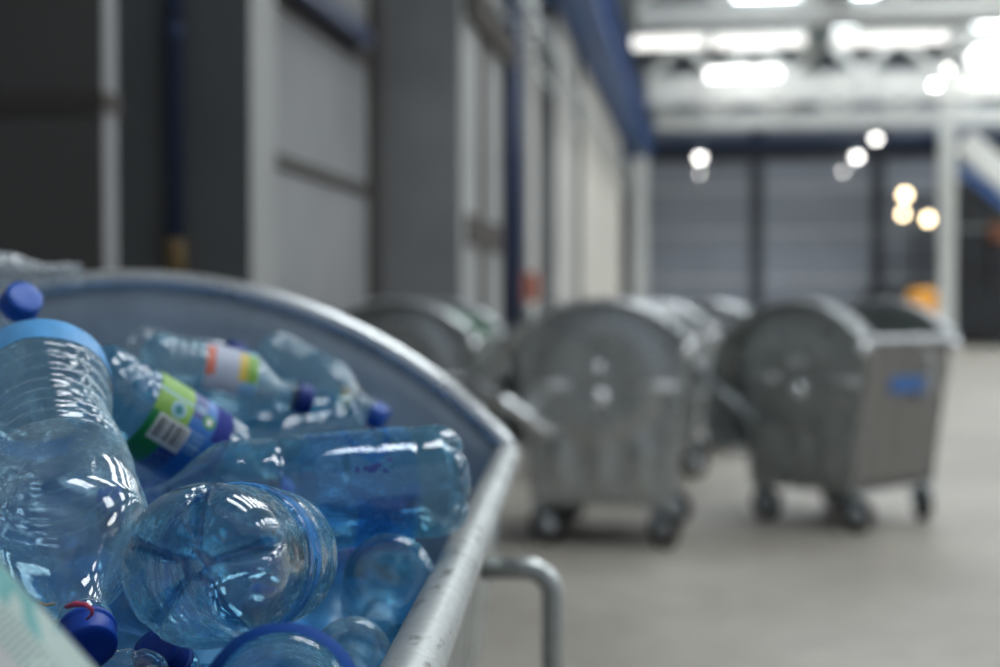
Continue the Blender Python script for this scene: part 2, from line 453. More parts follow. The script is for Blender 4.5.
rndc = random.Random(5)
def make_bin(label, origin, ang, L, fine=False, sticker=False, handle_y=(.1,), lid_dark=False, lid=True, cast_yaw=1.3, front_mat=None):
    """origin on the floor under the middle; +x is the front, +y the length"""
    M = Matrix.Translation(origin) @ Matrix.Rotation(ang, 4, 'Z')
    e = empty('waste_container', M); tag(e, label, 'waste container', 'galvanised wheeled waste containers')
    hl = L/2
    inner = 'galvanised_inside' if fine else 'galvanised'
    body = 'galvanised'
    na = 56 if fine else 28
    for sgn in (-1, 1):
        # side plate: trapezoid under an arch, with a pressed disc and ribs
        y = sgn*hl
        mb = MB(); vs, fs = [], []
        top = arch_pts(RA, na)
        rows = 26
        for i in range(rows+1):
            for (x, z) in top:
                t = i/rows
                xb = x/XW*XB
                X = xb + (x - xb)*t**1.0; Z = ZB + (z - ZB)*t
                dsc = math.hypot(X, Z - .93)
                emb = -.022*(1 - sstep(.31, .36, dsc)) + .004*(1 - sstep(.16, .20, dsc))
                rib = -.022*sum(math.exp(-((X - xr)/.035)**4) for xr in (-.22, 0, .22))*sstep(.33, .38, Z)*(1 - sstep(.58, .63, Z))
                Y = y - sgn*(emb + rib)*(1 if not fine else .3)
                vs.append((X, Y, Z))
        k = na + 1
        for i in range(rows):
            for j in range(na): fs.append((i*k+j, i*k+j+1, (i+1)*k+j+1, (i+1)*k+j))
        mb.add(vs, fs); sp = mb.build('side_plate', inner, e, solid=.003)
        # arched guide flange standing out from the plate
        mb = MB(); vs, fs = [], []
        for (x, z) in arch_pts(RA, na): vs += [(x, y, z), (x, y + sgn*.075, z + .002)]
        for j in range(na): fs.append((2*j, 2*j+1, 2*j+3, 2*j+2))
        mb.add(vs, fs); mb.build('guide_flange', 'galvanised', sp, solid=.003)
        rim = MB(); rim.tube([(x, y, z) for x, z in arch_pts(RA+.006, na)], .0135, 14)
        rim.build('arch_rim', 'galvanised_bright', sp)
        rim = MB(); rim.tube([(x, y + sgn*.075, z) for x, z in arch_pts(RA+.002, na)], .008, 10)
        rim.build('flange_edge', 'galvanised_bright', sp)
        # lifting pin and pivot boss
        T = Matrix.Translation((0, y, .985)) @ Matrix.Rotation(-sgn*PI/2, 4, 'X')
        pin = MB(); pin.lathe([(.055, -.02), (.055, .008), (.024, .012), (.02, .075), (.027, .078), (.027, .092), (.0, .094)], 24, M=T)
        pin.build('lifting_pin', 'polished_zinc', sp)
        T = Matrix.Translation((0, y, .82)) @ Matrix.Rotation(-sgn*PI/2, 4, 'X')
        pin = MB(); pin.lathe([(.06, -.02), (.06, .03), (.05, .05), (.03, .064), (0, .068)], 24, M=T)
        pin.build('pivot_boss', 'polished_zinc', sp)
        kb = MB()
        if not fine: kb.lathe([(0, -.045), (.03, -.032), (.045, 0), (.03, .032), (0, .045)], 20, M=Matrix.Translation((XW-.02, y + sgn*.05, ZR-.045))); kb.f and kb.build('corner_knob', 'polished_zinc', sp)
        for xa, xb in ((-.42, -.16), (.16, .42)):
            st = MB(); st.tube([(xa, y + sgn*.016, .885), (xb, y + sgn*.016, .885)], .022, 10); st.build('side_rail', 'galvanised_bright', sp)
    def wall(sx, name):
        mb = MB(); vs, fs = [], []
        ny = 180 if fine else 80; nzr = 14
        for i in range(nzr+1):
            z = ZB + (ZR - ZB)*i/nzr; x = XB + (XW - XB)*i/nzr
            for j in range(ny+1):
                yy = -hl + L*j/ny
                rib = .011*(.5 + .5*math.cos(2*PI*yy/.085))**2 if fine else .012*(.5 + .5*math.cos(2*PI*yy/.19))**6
                rib *= sstep(0, .12, i/nzr)*(1 - sstep(.90, .97, i/nzr))*sstep(0, .05, hl - abs(yy))
                vs.append((sx*(x - .012 + rib), yy, z))
        for i in range(nzr):
            for j in range(ny): fs.append((i*(ny+1)+j, i*(ny+1)+j+1, (i+1)*(ny+1)+j+1, (i+1)*(ny+1)+j))
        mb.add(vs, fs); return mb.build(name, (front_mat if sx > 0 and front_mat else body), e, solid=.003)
    fp = wall(1, 'front_panel'); rp = wall(-1, 'rear_panel')
    mb = MB(); ny = 40
    mb.tube([(XW, -hl + L*i/ny, ZR) for i in range(ny+1)], .0165, 20); mb.build('front_rim', 'galvanised_rim' if fine else 'galvanised_bright', e)
    mb = MB(); mb.tube([(-XW, -hl + L*i/ny, ZR) for i in range(ny+1)], .0165, 12); mb.build('rear_rim', 'galvanised_bright', e)
    mb = MB(); mb.box((-XB, -hl, ZB-.012), (XB, hl, ZB)); mb.build('bottom_plate', body, e)
    for hy in handle_y:
        mb = MB(); z1, z0 = 1.032, .80; xo = .062; r = .0125
        pts = [(XW-.03, hy, z1), (XW+xo-.03, hy, z1)]
        pts += [(XW+xo-.03+.03*math.sin(a), hy, z1-.03+.03*math.cos(a)) for a in [PI/2*i/6 for i in range(1, 7)]]
        pts += [(XW+xo-.03+.03*math.cos(a), hy, z0+.03-.03*math.sin(a)) for a in [PI/2*i/6 for i in range(0, 7)]]
        pts += [(XW-.06, hy, z0)]
        mb.tube(pts, r, 14); mb.build('handle', 'galvanised_bright' if not fine else 'galvanised', fp)
    if sticker:
        mb = MB(); mb.box((XW-.052, -.17, .815), (XW-.030, .17, .905)); mb.build('sticker', 'sticker_blue', fp)
    # casters
    for sx in (-1, 1):
        for sy in (-1, 1):
            cx, cy = sx*(XB-.04), sy*(hl-.07)
            yaw = cast_yaw + rndc.uniform(-.45, .45)
            CM = Matrix.Translation((cx, cy, 0)) @ Matrix.Rotation(yaw, 4, 'Z')
            mb = MB()
            mb.box((-.055, -.055, ZB-.027), (.055, .055, ZB-.012), M=CM)
            mb.lathe([(.035, ZB-.045), (.042, ZB-.027)], 20, M=CM)
            mb.box((-.042, -.035, ZB-.052), (.042, .035, ZB-.044), M=CM)
            for s2 in (-1, 1):
                q = MB(); q.bar((s2*.036, 0, ZB-.046), (s2*.036, -.03, .105), .006, .066, up=Vector((1,0,0)))
                mb.add([CM @ Vector(p) for p in q.v], q.f, 0, False)
            mb.tube([CM @ Vector((-.044, -.03, .105)), CM @ Vector((.044, -.03, .105))], .013, 10)
            cs = mb.build('caster', 'hub', e)
            T = CM @ Matrix.Translation((0, -.03, .105)) @ Matrix.Rotation(PI/2, 4, 'Y')
            w = MB(); w.lathe([(.064, -.024), (.09, -.028), (.101, -.02), (.105, 0), (.101, .02), (.09, .028), (.064, .024), (.064, -.024)], 32, M=T, cap=False)
            w.build('tyre', 'rubber', cs)
            w = MB(); w.lathe([(.0, -.02), (.025, -.026), (.03, -.012), (.065, -.018), (.065, .018), (.03, .012), (.025, .026), (0, .02)], 24, M=T)
            w.build('wheel_hub', 'galvanised_bright', cs)
    # lid slid round behind
    if lid:
        mb = MB(); vs, fs = [], []; RL = RA + .035; n = 24; ny = 20
        a0, a1 = math.radians(31), math.radians(113)
        for i in range(n+1):
            a = a0 + (a1-a0)*i/n
            for j in range(ny+1):
                y = -hl - .05 + (L+.10)*j/ny
                bul = .006*math.cos(2*PI*y/.22)
                vs.append((-(RL+bul)*math.sin(a), y, ZC + (RL+bul)*math.cos(a)))
        for i in range(n):
            for j in range(ny): fs.append((i*(ny+1)+j, (i+1)*(ny+1)+j, (i+1)*(ny+1)+j+1, i*(ny+1)+j+1))
        mb.add(vs, fs); lo = mb.build('lid', 'galvanised_dark', e, solid=.003)
        for sgn in (-1, 1):
            y = sgn*(hl+.05)
            mb = MB(); vs, fs = [], []
            for i in range(n+1):
                a = a0 + (a1-a0)*i/n
                for rr in (RL+.006, RL-.075): vs.append((-rr*math.sin(a), y, ZC + rr*math.cos(a)))
            for i in range(n): fs.append((2*i, 2*i+1, 2*i+3, 2*i+2))
            mb.add(vs, fs); mb.build('lid_skirt', 'galvanised', lo, solid=.004)
            mb = MB(); mb.tube([(-(RL+.004)*math.sin(a0+(a1-a0)*i/n), y, ZC+(RL+.004)*math.cos(a0+(a1-a0)*i/n)) for i in range(n+1)], .010, 10)
            mb.build('lid_edge', 'galvanised_dark', lo)
            mb = MB(); yy = y + sgn*.09
            mb.tube([(-.70, yy, .93), (-.24, yy, .635)], .034, 12); mb.bar((-.25, y - sgn*.05, .64), (-.25, yy + sgn*.012, .64), .04, .04)
            mb.build('lid_arm', 'galvanised_dark' if lid_dark else 'polished_zinc', lo)
        mb = MB(); a = a1
        hx, hz = -(RL+.04)*math.sin(a1), ZC + (RL+.04)*math.cos(a1)
        mb.tube([(-RL*math.sin(a1), -.3, ZC+RL*math.cos(a1)), (hx, -.3, hz), (hx, .3, hz), (-RL*math.sin(a1), .3, ZC+RL*math.cos(a1))], .012, 10)
        mb.build('lid_handle', 'galvanised_bright', lo)
    return e, M

# near bin: its front rim runs from P(510,445) at 1.8 m towards the lens
FA = -math.radians(3.05)
corner = P(508, 446, 1.8); ydir = Vector((math.sin(-FA), math.cos(FA), 0)); xdir = Vector((math.cos(FA), math.sin(FA), 0))
FL = 1.46
org = corner - xdir*XW - ydir*(FL/2); org.z = 0
near_bin, NM = make_bin('open galvanised waste container full of blue plastic bottles in front of the camera', org, FA, FL, fine=True, handle_y=(.47, -.47))

def wb(cx, cy, deg): return Vector((cx, cy, 0)), math.radians(deg)
# behind it: five more bins, all with the lid slid back
def bin_at(label, front_near, deg, L, **kw):
    a = math.radians(deg)
    xd = Vector((math.cos(a), math.sin(a), 0)); yd = Vector((-math.sin(a), math.cos(a), 0))
    o = Vector((front_near[0], front_near[1], 0)) - xd*XW + yd*(L/2)
    return make_bin(label, o, a, L, **kw)
mid_bin, MM = bin_at('empty galvanised waste container seen end-on with a bright lid arm sticking out left', (1.03, 7.50), -11, .95, handle_y=(.2,))
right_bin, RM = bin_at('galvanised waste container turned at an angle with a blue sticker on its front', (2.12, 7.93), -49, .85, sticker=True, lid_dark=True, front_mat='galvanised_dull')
left_bin, LM = bin_at('galvanised waste container close to the concrete wall with green plastic inside', (-.14, 8.3), -9, 1.15)
back_bin, BM = bin_at('galvanised waste container in the gap behind the two middle containers', (2.32, 12.4), -14, 1.2, lid_dark=True)
far_bin, FM = bin_at('galvanised waste container far back half hidden by the end-on one', (1.62, 10.6), -10, 1.15, lid_dark=True)

def crumple_sheet(name, M, sx, sy, h, mat, seed, label, cat):
    mb = MB(); n = 40; vs, fs = [], []
    for i in range(n+1):
        for j in range(n+1):
            u, v = i/n*2-1, j/n*2-1
            r2 = u*u + v*v
            p = Vector((u*2.2, v*2.2, seed))
            z = h*math.exp(-r2*1.2) + .10*noise.noise(p*1.4) + .06*abs(noise.noise(p*3.1))
            vs.append((u*sx + .04*noise.noise(p*2+Vector((9,0,0))), v*sy, z))
    for i in range(n):
        for j in range(n): fs.append((i*(n+1)+j, (i+1)*(n+1)+j, (i+1)*(n+1)+j+1, i*(n+1)+j+1))
    mb.add(vs, fs); o = mb.build(name, mat, solid=.004); o.matrix_world = M
    return tag(o, label, cat)
crumple_sheet('plastic_sheet', LM @ Matrix.Translation((.2, .08, 1.0)), .19, .38, .22, 'green_film', 3, 'crumpled green plastic sheet in the container by the concrete wall', 'plastic sheet')
crumple_sheet('tarpaulin', RM @ Matrix.Translation((.06, 0, .88)), .28, .38, .16, 'dark_green', 8, 'dark green tarpaulin lying inside the container with the blue sticker', 'tarpaulin')  # added sheet carrying the green reflections inside the bin

# ------------------------------------------------------------------ the heap of bottles
# crushed plastic under the top layer, nobody could count it
mb = MB(); n = 70; vs, fs = [], []
for i in range(n+1):
    for j in range(n+1):
        u, v = i/n, j/n
        x = -.42 + .84*u; y = -FL/2 + .03 + (FL-.06)*v
        far = sstep(.35, .75, v)
        p = Vector((x, y, 0))
        z = .84 + .17*far - .06*sstep(.7, 1.0, u)*far + .05*noise.noise(p*9) + .05*abs(noise.noise(p*17))
        vs.append((x, y, z))
for i in range(n):
    for j in range(n): fs.append((i*(n+1)+j, (i+1)*(n+1)+j, (i+1)*(n+1)+j+1, i*(n+1)+j+1))
mb.add(vs, fs)
heap = mb.build('crushed_plastic', 'heap_blue', solid=.01); heap.matrix_world = NM
tag(heap, 'layer of crushed blue plastic under the bottles in the near container', 'crushed plastic', kind='stuff')

def rings(z0, z1, n, a): return (z0, z1, n, a)
# A: upside-down ribbed bottle on the left
e, s = bottle('pale bottle pointing cap down at the left with a light blue band round its foot', (35, 371, .985), (89, 645, .735), .0485, 'pet_pale', 'cap_blue', roll=.4,
       seed=1, ribs=(rings(.046, .150, 7, .0036),), waist=(.088, .035, .13), shoulder=.30, crumple=.0007, facet=.0008,
       dents=((2.6, .18, .028, .006), (1.7, .215, .022, .005), (.8, .17, .026, .004), (2.2, .235, .016, .003)))
s.patch(0, 2*PI, .017, .042, None, 120, 8, .0009).build('foot_band', 'band_light', e)
# B: the petaloid foot that faces the lens
e, s = bottle('blue bottle with its star-shaped foot facing the camera at the centre of the heap', (194, 566, .672), (309, 553, .93), .0418, 'pet_blue', 'cap_navy', roll=.95, foot='pet_foot', hbf=.5,
       seed=2, ribs=(rings(.055, .115, 3, .0009), rings(.125, .15, 1, .001)), shoulder=.46, crumple=.0004, lobes=5,
       dents=((.6, .05, .02, .003), (3.5, .04, .02, .003)))
def paint_b(u, v): return 0 if (.12 < v < .80 and noise.noise(Vector((u*9, v*3, 2))) > -.30) else None
s.patch(-PI, PI, .066, .104, paint_b, 140, 20).build('worn_label', 'label_print', e)
# C: long bottle lying across
e, s = bottle('long blue bottle lying across the heap with a torn pale blue label', (460, 479, 1.02), (102, 511, .945), .0408, 'pet_blue', 'cap_blue', roll=0.2,
       seed=3, ribs=(rings(.126, .138, 1, .0018), rings(.034, .042, 1, .0010)), shoulder=.34, crumple=.0008, waist=(.132, .012, .015),
       dents=((.9, .03, .02, .004), (2.2, .18, .03, .004)))
def paint_c(u, v):
    """u round the bottle from its top towards the lens side, v along it from the foot"""
    k = noise.noise(Vector((u*7, v*5, 7)))
    if .80 < math.hypot((u+.02)*6.0, (v-.42)*4.2) < 1.0: return 1
    if math.hypot((u-.16)*44, (v-.40)*5.0) < .45 + 1.6*noise.noise(Vector((u*40, v*14, 3))): return 2
    if u > .24 and .05 < v < .62: return 1
    if k < -.42: return None
    return 0
Mi = e.matrix_world.inverted(); vv = Mi.to_3x3() @ Vector((0, -.1, 1)); qc = math.atan2(vv.y, vv.x)
v2 = Mi.to_3x3() @ Vector((0, -1, 0)); dc = (math.atan2(v2.y, v2.x) - qc + PI) % (2*PI) - PI
dc = 1 if dc > 0 else -1
s.patch(qc - PI, qc + PI, .040, .112, lambda u, v: paint_c(dc*(u-.5), v), 190, 50).build('torn_label', ['label_film', 'label_print', 'lab_navy'], e)
# D: bottle with the bar-code label
e, s = bottle('bottle with a green and blue barcode label behind the pale ribbed one', (82, 376, 1.07), (282, 497, 1.17), .0350, 'pet_blue_clean', 'cap_blue', roll=0,
       seed=4, shoulder=.34, crumple=.0006, ribs=(rings(.02, .045, 2, .002),))
LABN = ['lab_white', 'lab_black', 'lab_lime', 'lab_deepgreen', 'lab_teal', 'lab_blue', 'lab_navy', 'lab_pale', 'lab_purple']
BARS = '1011010110010111010010110110101'
def paint_d(a, t):
    """a: mm along the bottle, t: mm round it, both from the middle of the bar code"""
    if abs(a) < 16 and abs(t) < 11:
        if abs(a) < 13.4 and -9 < t < 8: return 1 if BARS[int((a+13.4)/26.8*len(BARS))] == '1' else 0
        return 0
    if t < -11 and a < 11:
        d = math.hypot(a+2, t+20)
        if d < 4.5: return 4
        if d < 7: return 7
        if abs(t + 30) < 1.2: return 7
        return 2
    if t < -11:
        if math.hypot(a-28, (t+24)) < 6.5: return 0 if (abs(a-28) < 2.2 and abs(t+24) < 3) else 3
        if a > 35: return 8
        if a < 24 and t < -22:
            if abs(t+31) < 4 and abs(a-18) < 5.5 and int(a*.9) % 2 == 0: return 7
            return 6
        return 5
    if a > 16:
        if 18 < a < 30 and t < 6 and (int(t/2.2) % 2 == 0) and int((a+t*3)*.8) % 3: return 7
        return 5
    if t > 11 and a < 0: return 3
    if t > 11: return 7 if abs((t + 4*math.sin(a*.5)) % 7) < .8 else 6
    return 3
# choose the angle that faces the lens
Mi = e.matrix_world.inverted(); vv = (Mi.to_3x3() @ (Vector((0, 0, CAMZ)) - e.matrix_world.translation)); q0 = math.atan2(vv.y, vv.x)
RD = .0350
def pd(u, v):
    q = (u-.5)*2*1.75; t = q*RD*1000
    # direction of increasing angle runs down the picture for this bottle
    return paint_d((v-.5)*76 + 14, DS*(t - 3))
side = e.matrix_world.to_3x3() @ Vector((math.cos(q0+.3)-math.cos(q0), math.sin(q0+.3)-math.sin(q0), 0))
DS = 1 if side.z < 0 else -1
zb = (P(157, 422, 1.105) - P(82, 376, 1.07)).length
s.patch(q0-1.75, q0+1.75, zb-.022, zb+.048, pd, 170, 150).build('printed_label', LABN, e)
# E, F, G: clear bottles at the far end
e, s = bottle('clear bottle with a navy cap and a worn printed label near the far steel plate', (140, 364, 1.30), (308, 400, 1.36), .033, 'pet_pale', 'cap_navy', roll=1.0,
       seed=5, shoulder=.38, crumple=.0016, ribs=(rings(.02, .05, 3, .002),))
Mi = e.matrix_world.inverted(); vv = (Mi.to_3x3() @ (Vector((0, 0, CAMZ+1.2)) - e.matrix_world.translation)); q0 = math.atan2(vv.y, vv.x)
def paint_e(u, v):
    if u < .3 or u > .8: return 1 if v < .65 else 4
    if v < .18: return 0
    if v < .62: return 1
    return 2 if v < .8 else 3
s.patch(q0-1.0, q0+1.0, .055, .105, paint_e, 40, 24).build('worn_label', ['lab_red', 'lab_lilac', 'lab_yellow', 'lab_lime', 'lab_worn_pale'], e)
bottle('clear bottle upright by the far plate showing only its navy cap', (206, 428, 1.50), (236, 351, 1.58), .031, 'pet_pale', 'cap_navy', seed=6, shoulder=.4, crumple=.001)
e, s = bottle('clear bottle with bright blue cap and yellow label scrap by the far corner', (262, 354, 1.62), (382, 419, 1.58), .034, 'pet_pale', 'cap_bright', roll=.3,
       seed=7, shoulder=.45, crumple=.0018, ribs=(rings(.02, .06, 4, .002),))
s.patch(-PI, PI, .115, .128, lambda u, v: 0 if (u*3) % 1 < .5 else None, 60, 8).build('label_scrap', 'lab_yellow', e)
bottle('clear crumpled bottle between the barcode bottle and the far plate', (128, 352, 1.55), (262, 372, 1.62), .030, 'pet_clear', None, seed=17, shoulder=.4, crumple=.003)
bottle('blue bottle lying under the navy-capped clear one behind the long bottle', (350, 420, 1.46), (176, 452, 1.33), .034, 'pet_blue_clean', 'cap_blue', seed=18, shoulder=.4, crumple=.001)
# H: neck and cap at the left edge
bottle('clear bottle with a dark blue cap raised at the left edge of the frame', (-62, 428, 1.20), (24, 298, 1.09), .033, 'pet_clear', 'cap_bright', seed=8, shoulder=.45, crumple=.001)
# crushed bottle on the rim
bottle('crushed milky bottle lying high by the arched rim at the left', (-50, 276, 1.64), (82, 274, 1.70), .027, 'pet_milky', None, seed=9, shoulder=.55, crumple=.005,
       dents=((1.0, .05, .03, .01), (2.5, .08, .03, .01)))
# I, J, K near the front rim
bottle('round-footed blue bottle wedged beside the front rim under the long bottle', (390, 576, .93), (380, 622, 1.13), .0318, 'pet_blue_clean', None, seed=10, roll=.3, shoulder=.4, crumple=.0008, lobes=0,
       ribs=(rings(.03, .07, 4, .002),), dents=((.4, .03, .02, .004),))
e, s = bottle('blue bottle with a navy band round its foot at the bottom edge of the frame', (281, 702, .600), (278, 746, .80), .0375, 'pet_blue', None, seed=11, roll=.2, shoulder=.4, crumple=.0005, lobes=0, hbf=.75)
s.foot_ring(.78, .945).build('foot_band', 'band_navy', e)
bottle('small clear bottle tucked between the navy-banded one and the front rim', (352, 652, .87), (338, 716, 1.02), .025, 'pet_pale', None, seed=12, shoulder=.4, crumple=.0006, lobes=0, dents=((1, .03, .02, .004),))
bottle('blue bottle with a dark blue cap in the shade under the star-footed bottle', (250, 790, .86), (158, 650, .775), .030, 'pet_blue_clean', 'cap_navy', seed=13, shoulder=.4, crumple=.001)
bottle('dirty crushed clear bottle poking up beside the blue cap of the ribbed one', (128, 672, .735), (120, 800, .84), .0205, 'pet_clear', None, seed=14, shoulder=.5, crumple=.004, lobes=5)
bottle('small clear bottle foot peeping over the bottom edge of the frame', (148, 690, .66), (170, 790, .76), .0165, 'pet_clear', None, seed=15, shoulder=.4, crumple=.002, lobes=5)
bottle('blue bottle lying deep between the ribbed bottle and the star-footed one', (60, 560, 1.0), (270, 610, .93), .034, 'pet_deep', 'cap_blue', seed=16, shoulder=.4, crumple=.003)

# deeper layer, seen only through the others
DEEP = 'blue bottle deep in the heap seen only through the bottles above it'
sh0 = Shape(.24, .036, 21, ribs=((.05, .10, 4, .002),), shoulder=.4, crumple=.002)
proto_me = sh0.body(64, 60, 12).mesh('bottle_body', ['pet_deep']*4); cap_me = sh0.cap().mesh('cap', ['cap_navy'])
def deep(pos, yaw, roll, tilt=0.0):
    M = NM @ Matrix.Translation(pos) @ Matrix.Rotation(yaw, 4, 'Z') @ Matrix.Rotation(tilt, 4, 'X') @ Matrix.Rotation(PI/2, 4, 'X') @ Matrix.Rotation(roll, 4, 'Z')
    e = empty('plastic_bottle', M); tag(e, DEEP, 'bottle', 'blue bottles deep in the heap')
    for nm, me in (('bottle_body', proto_me), ('cap', cap_me)):
        o = bpy.data.objects.new(nm, me); C.objects.link(o); o.parent = e
rnd = random.Random(11)
for i in range(5):
    for k in range(2):
        deep((.15 - .27*k + rnd.uniform(-.02, .02), -.48 + .088*i + .12*k*0, .985 + rnd.uniform(-.01, .01)), PI/2 + rnd.uniform(-.05, .05) + (PI if rnd.random() < .5 else 0)*0, rnd.uniform(0, 6))
for i in range(5):
    for k in range(2):
        deep((.16 - .27*k + rnd.uniform(-.02, .02), .24 + .088*i, 1.115 - .03*(1-k) + rnd.uniform(-.01, .01)), PI/2 + rnd.uniform(-.05, .05), rnd.uniform(0, 6))

# printed carton in the near lower left corner
a, b = P(-6, 553, .50), P(120, 694, .46)
ux = (b-a).normalized(); view = (Vector((0, 0, CAMZ)) - (a+b)/2).normalized()
vy = view.cross(ux).normalized()
if vy.x > 0: vy = -vy
vy = (vy*math.cos(.75) + view*math.sin(.75)).normalized()
nrm = ux.cross(vy).normalized()
if nrm.dot(view) < 0: nrm = -nrm
W = .13; H = .09; T = .012
nu, nv = 130, 90
mb = MB(); vs, fs = [], []
start = a - ux*.03
for side_ in (0, 1):
    for i in range(nu+1):
        for j in range(nv+1):
            u, v = i/nu*W, j/nv*H
            bend = .0025*noise.noise(Vector((u*30, v*30, 3))) - .10*v*v/ H
            vs.append(start + ux*u + vy*v + nrm*(bend - side_*T*math.sin(PI*min(1, (v+.001)/.03)/2)))
k = (nu+1)*(nv+1)
mb.v = [tuple(p) for p in vs]
def paint_k(u, v):
    u *= 1000; v *= 1000
    if v < 1.0: return 1
    if v < 11:
        return 2 if noise.noise(Vector((u*.10, v*.12, 1))) > -.05 and u < 75 else 1
    if v < 24:
        return 3 if (int(u/1.5) % 2 == 0 and noise.noise(Vector((u*.3, int(v/4), 5))) > -.30 and int(v) % 4 != 0) else 1
    return 0
for i in range(nu):
    for j in range(nv):
        q = i*(nv+1)+j; mi = paint_k((i+.5)/nu*W, (j+.5)/nv*H)
        mb.f.append([q, q+nv+1, q+nv+2, q+1]); mb.m.append(mi); mb.sm.append(True)
        mb.f.append([k+q, k+q+1, k+q+nv+2, k+q+nv+1]); mb.m.append(0); mb.sm.append(True)
for i in range(nu):
    for j in (0, nv):
        q = i*(nv+1)+j; mb.f.append([q, q+nv+1, k+q+nv+1, k+q]); mb.m.append(1); mb.sm.append(False)
for j in range(nv):
    for i in (0, nu):
        q = i*(nv+1)+j; mb.f.append([q, q+1, k+q+1, k+q]); mb.m.append(1); mb.sm.append(False)
o = mb.build('flattened_carton', ['carton_white', 'carton_cream', 'carton_teal', 'carton_ink'])
tag(o, 'flattened white carton with a teal edge and small print in the lower left corner', 'carton')

# scraps
mb = MB(); mb.tube([P(66, 607, .70), P(76, 604, .695), P(86, 605, .692), P(92, 609, .69), P(92, 614, .692), P(87, 619, .70)], [.0012, .0016, .0013, .0011, .0009, .0006], 8)
tag(mb.build('plastic_strip', 'pink'), 'pink plastic strip curled above the cap of the ribbed bottle', 'strip')
mb = MB(); mb.tube([P(38, 602, .69), P(46, 605, .688), P(55, 604, .69)], .0006, 6)
tag(mb.build('straw', 'straw'), 'dry straw stuck to the ribbed bottle near the carton', 'straw')

# ------------------------------------------------------------------ the hall (turned 8.2 degrees from the lens axis)
AL = math.atan(.144)
HM = Matrix.Rotation(-AL, 4, 'Z')
def ylocal(px, x):
    return x/math.tan(math.atan((px-500)/F) - AL)
def hb(mb, name, mats, label=None, cat=None, kind=None, group=None, parent=None):
    o = mb.build(name, mats, parent)
    if parent is None: o.matrix_world = HM
    return tag(o, label, cat, group, kind)
def hempty(name, pos, label, cat, group=None):
    e = empty(name, HM @ Matrix.Translation(pos)); return tag(e, label, cat, group)
YB = 53.0; XR = 24.0; ZCE = 10.6
mb = MB(); mb.box((-6, -6, -.2), (XR, YB, 0)); hb(mb, 'floor', 'concrete_floor', kind='structure')
# left wall: recessed panels and protruding piers
XO, XI = -2.2, -3.0
mb = MB()
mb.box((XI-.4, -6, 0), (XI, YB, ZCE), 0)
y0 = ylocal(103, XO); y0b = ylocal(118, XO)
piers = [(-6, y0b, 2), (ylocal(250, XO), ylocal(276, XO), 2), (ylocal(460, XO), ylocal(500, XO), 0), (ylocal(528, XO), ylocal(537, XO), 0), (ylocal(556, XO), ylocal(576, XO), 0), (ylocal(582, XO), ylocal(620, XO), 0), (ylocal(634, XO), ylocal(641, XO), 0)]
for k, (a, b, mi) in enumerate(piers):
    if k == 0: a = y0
    mb.box((XI, a, 0), (XO, b, 5.95), 5 if k == 0 else (2 if k == 1 else 0))  # two nearest pier fronts: shade put into a darker concrete colour
    mb.box((XO, a+.01, 0), (XO+.004, b-.01, 5.94), (4 if k == 5 else 3 if k in (3, 4) else 1) if k else 0)  # side faces: light, stronger with distance, put into the strip colours
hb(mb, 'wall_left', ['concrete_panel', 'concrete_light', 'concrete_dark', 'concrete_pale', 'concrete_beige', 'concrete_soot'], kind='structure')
# joints, and dark upright strips in the recess corners beside piers
mb = MB()
mb.box((XI, y0-.01, 2.05), (XO+.012, y0b+.01, 2.12)); 
ya, yb = ylocal(276, XO), ylocal(460, XO)
for z in (2.32, 3.48): mb.box((XI, ya, z), (XI+.03, yb, z+.09))
mb.box((XI, yb-.30, 0), (XI+.06, yb-.01, 8.5))
a, b = ylocal(460, XO), ylocal(500, XO)
mb.box((XO, a+(b-a)*.42, 0), (XO+.02, a+(b-a)*.62, 5.9)); mb.box((XO, a+.3, 1.9), (XO+.03, b, 2.2)); mb.box((XO, a+.2, 4.05), (XO+.10, b+.6, 4.4))
a = ylocal(537, XO); mb.box((XI, a, 0), (XI+.3, a+1.0, 8)); a = ylocal(576, XO); mb.box((XI, a, 0), (XI+.3, a+.8, 5.9))
hb(mb, 'trim_1', 'joint', kind='structure')

def vpipe(px, x, r, z0, z1, mat, label, end=None, yy=None):
    y = yy if yy is not None else ylocal(px, x)
    e = hempty('wall_pipe', (x, y, z0), label, 'pipe')
    m_ = MB(); m_.lathe([(r, .0), (r, z1-z0)], 20); m_.build('pipe_run', mat, e)
    if end:
        m_ = MB(); m_.lathe([(r*1.1, -.16), (r*1.35, -.14), (r*1.35, -.02), (r*1.05, .01)], 20); m_.build('end_fitting', end, e)
    for z in (1.0, 3.0):
        m_ = MB(); m_.lathe([(r*1.15, z), (r*1.25, z+.01), (r*1.25, z+.05), (r*1.15, z+.06)], 20); m_.build('pipe_clamp', mat, e)
y1 = ylocal(250, XO)
th = math.atan((176-500)/F) - AL
vpipe(176, (y1-.06)*math.tan(th), .038, 1.64, 8.0, 'navy_pipe', 'dark blue pipe with a brassy end running down the dark concrete pier', 'brass_end', y1-.06)
yb2 = ylocal(513, XO); vpipe(513, XO+.02, .11, 0, 5.9, 'navy_pipe', 'dark blue pipe in the niche between two light concrete piers')
e = hempty('wall_beam', (XI+.12, ylocal(276, XO)+.02, 3.62), 'blue steel rail fixed along the recessed concrete panel', 'rail')
m_ = MB(); m_.box((-.1, 0, -.06), (.06, ylocal(366, XI+.12)-ylocal(276, XO), .09)); m_.build('rail', 'navy_pipe', e)
# red sign-like box at the wall
e = hempty('hose_box', (XO+.06, ylocal(524, XO), 1.38), 'small red box mounted on the light concrete pier', 'box')
m_ = MB(); m_.box((-.06, -.2, 0), (.10, .2, .36)); m_.build('case', 'red_paint', e)
m_ = MB(); m_.box((.10, -.17, .03), (.115, .17, .33)); m_.build('door', 'red_paint', e)

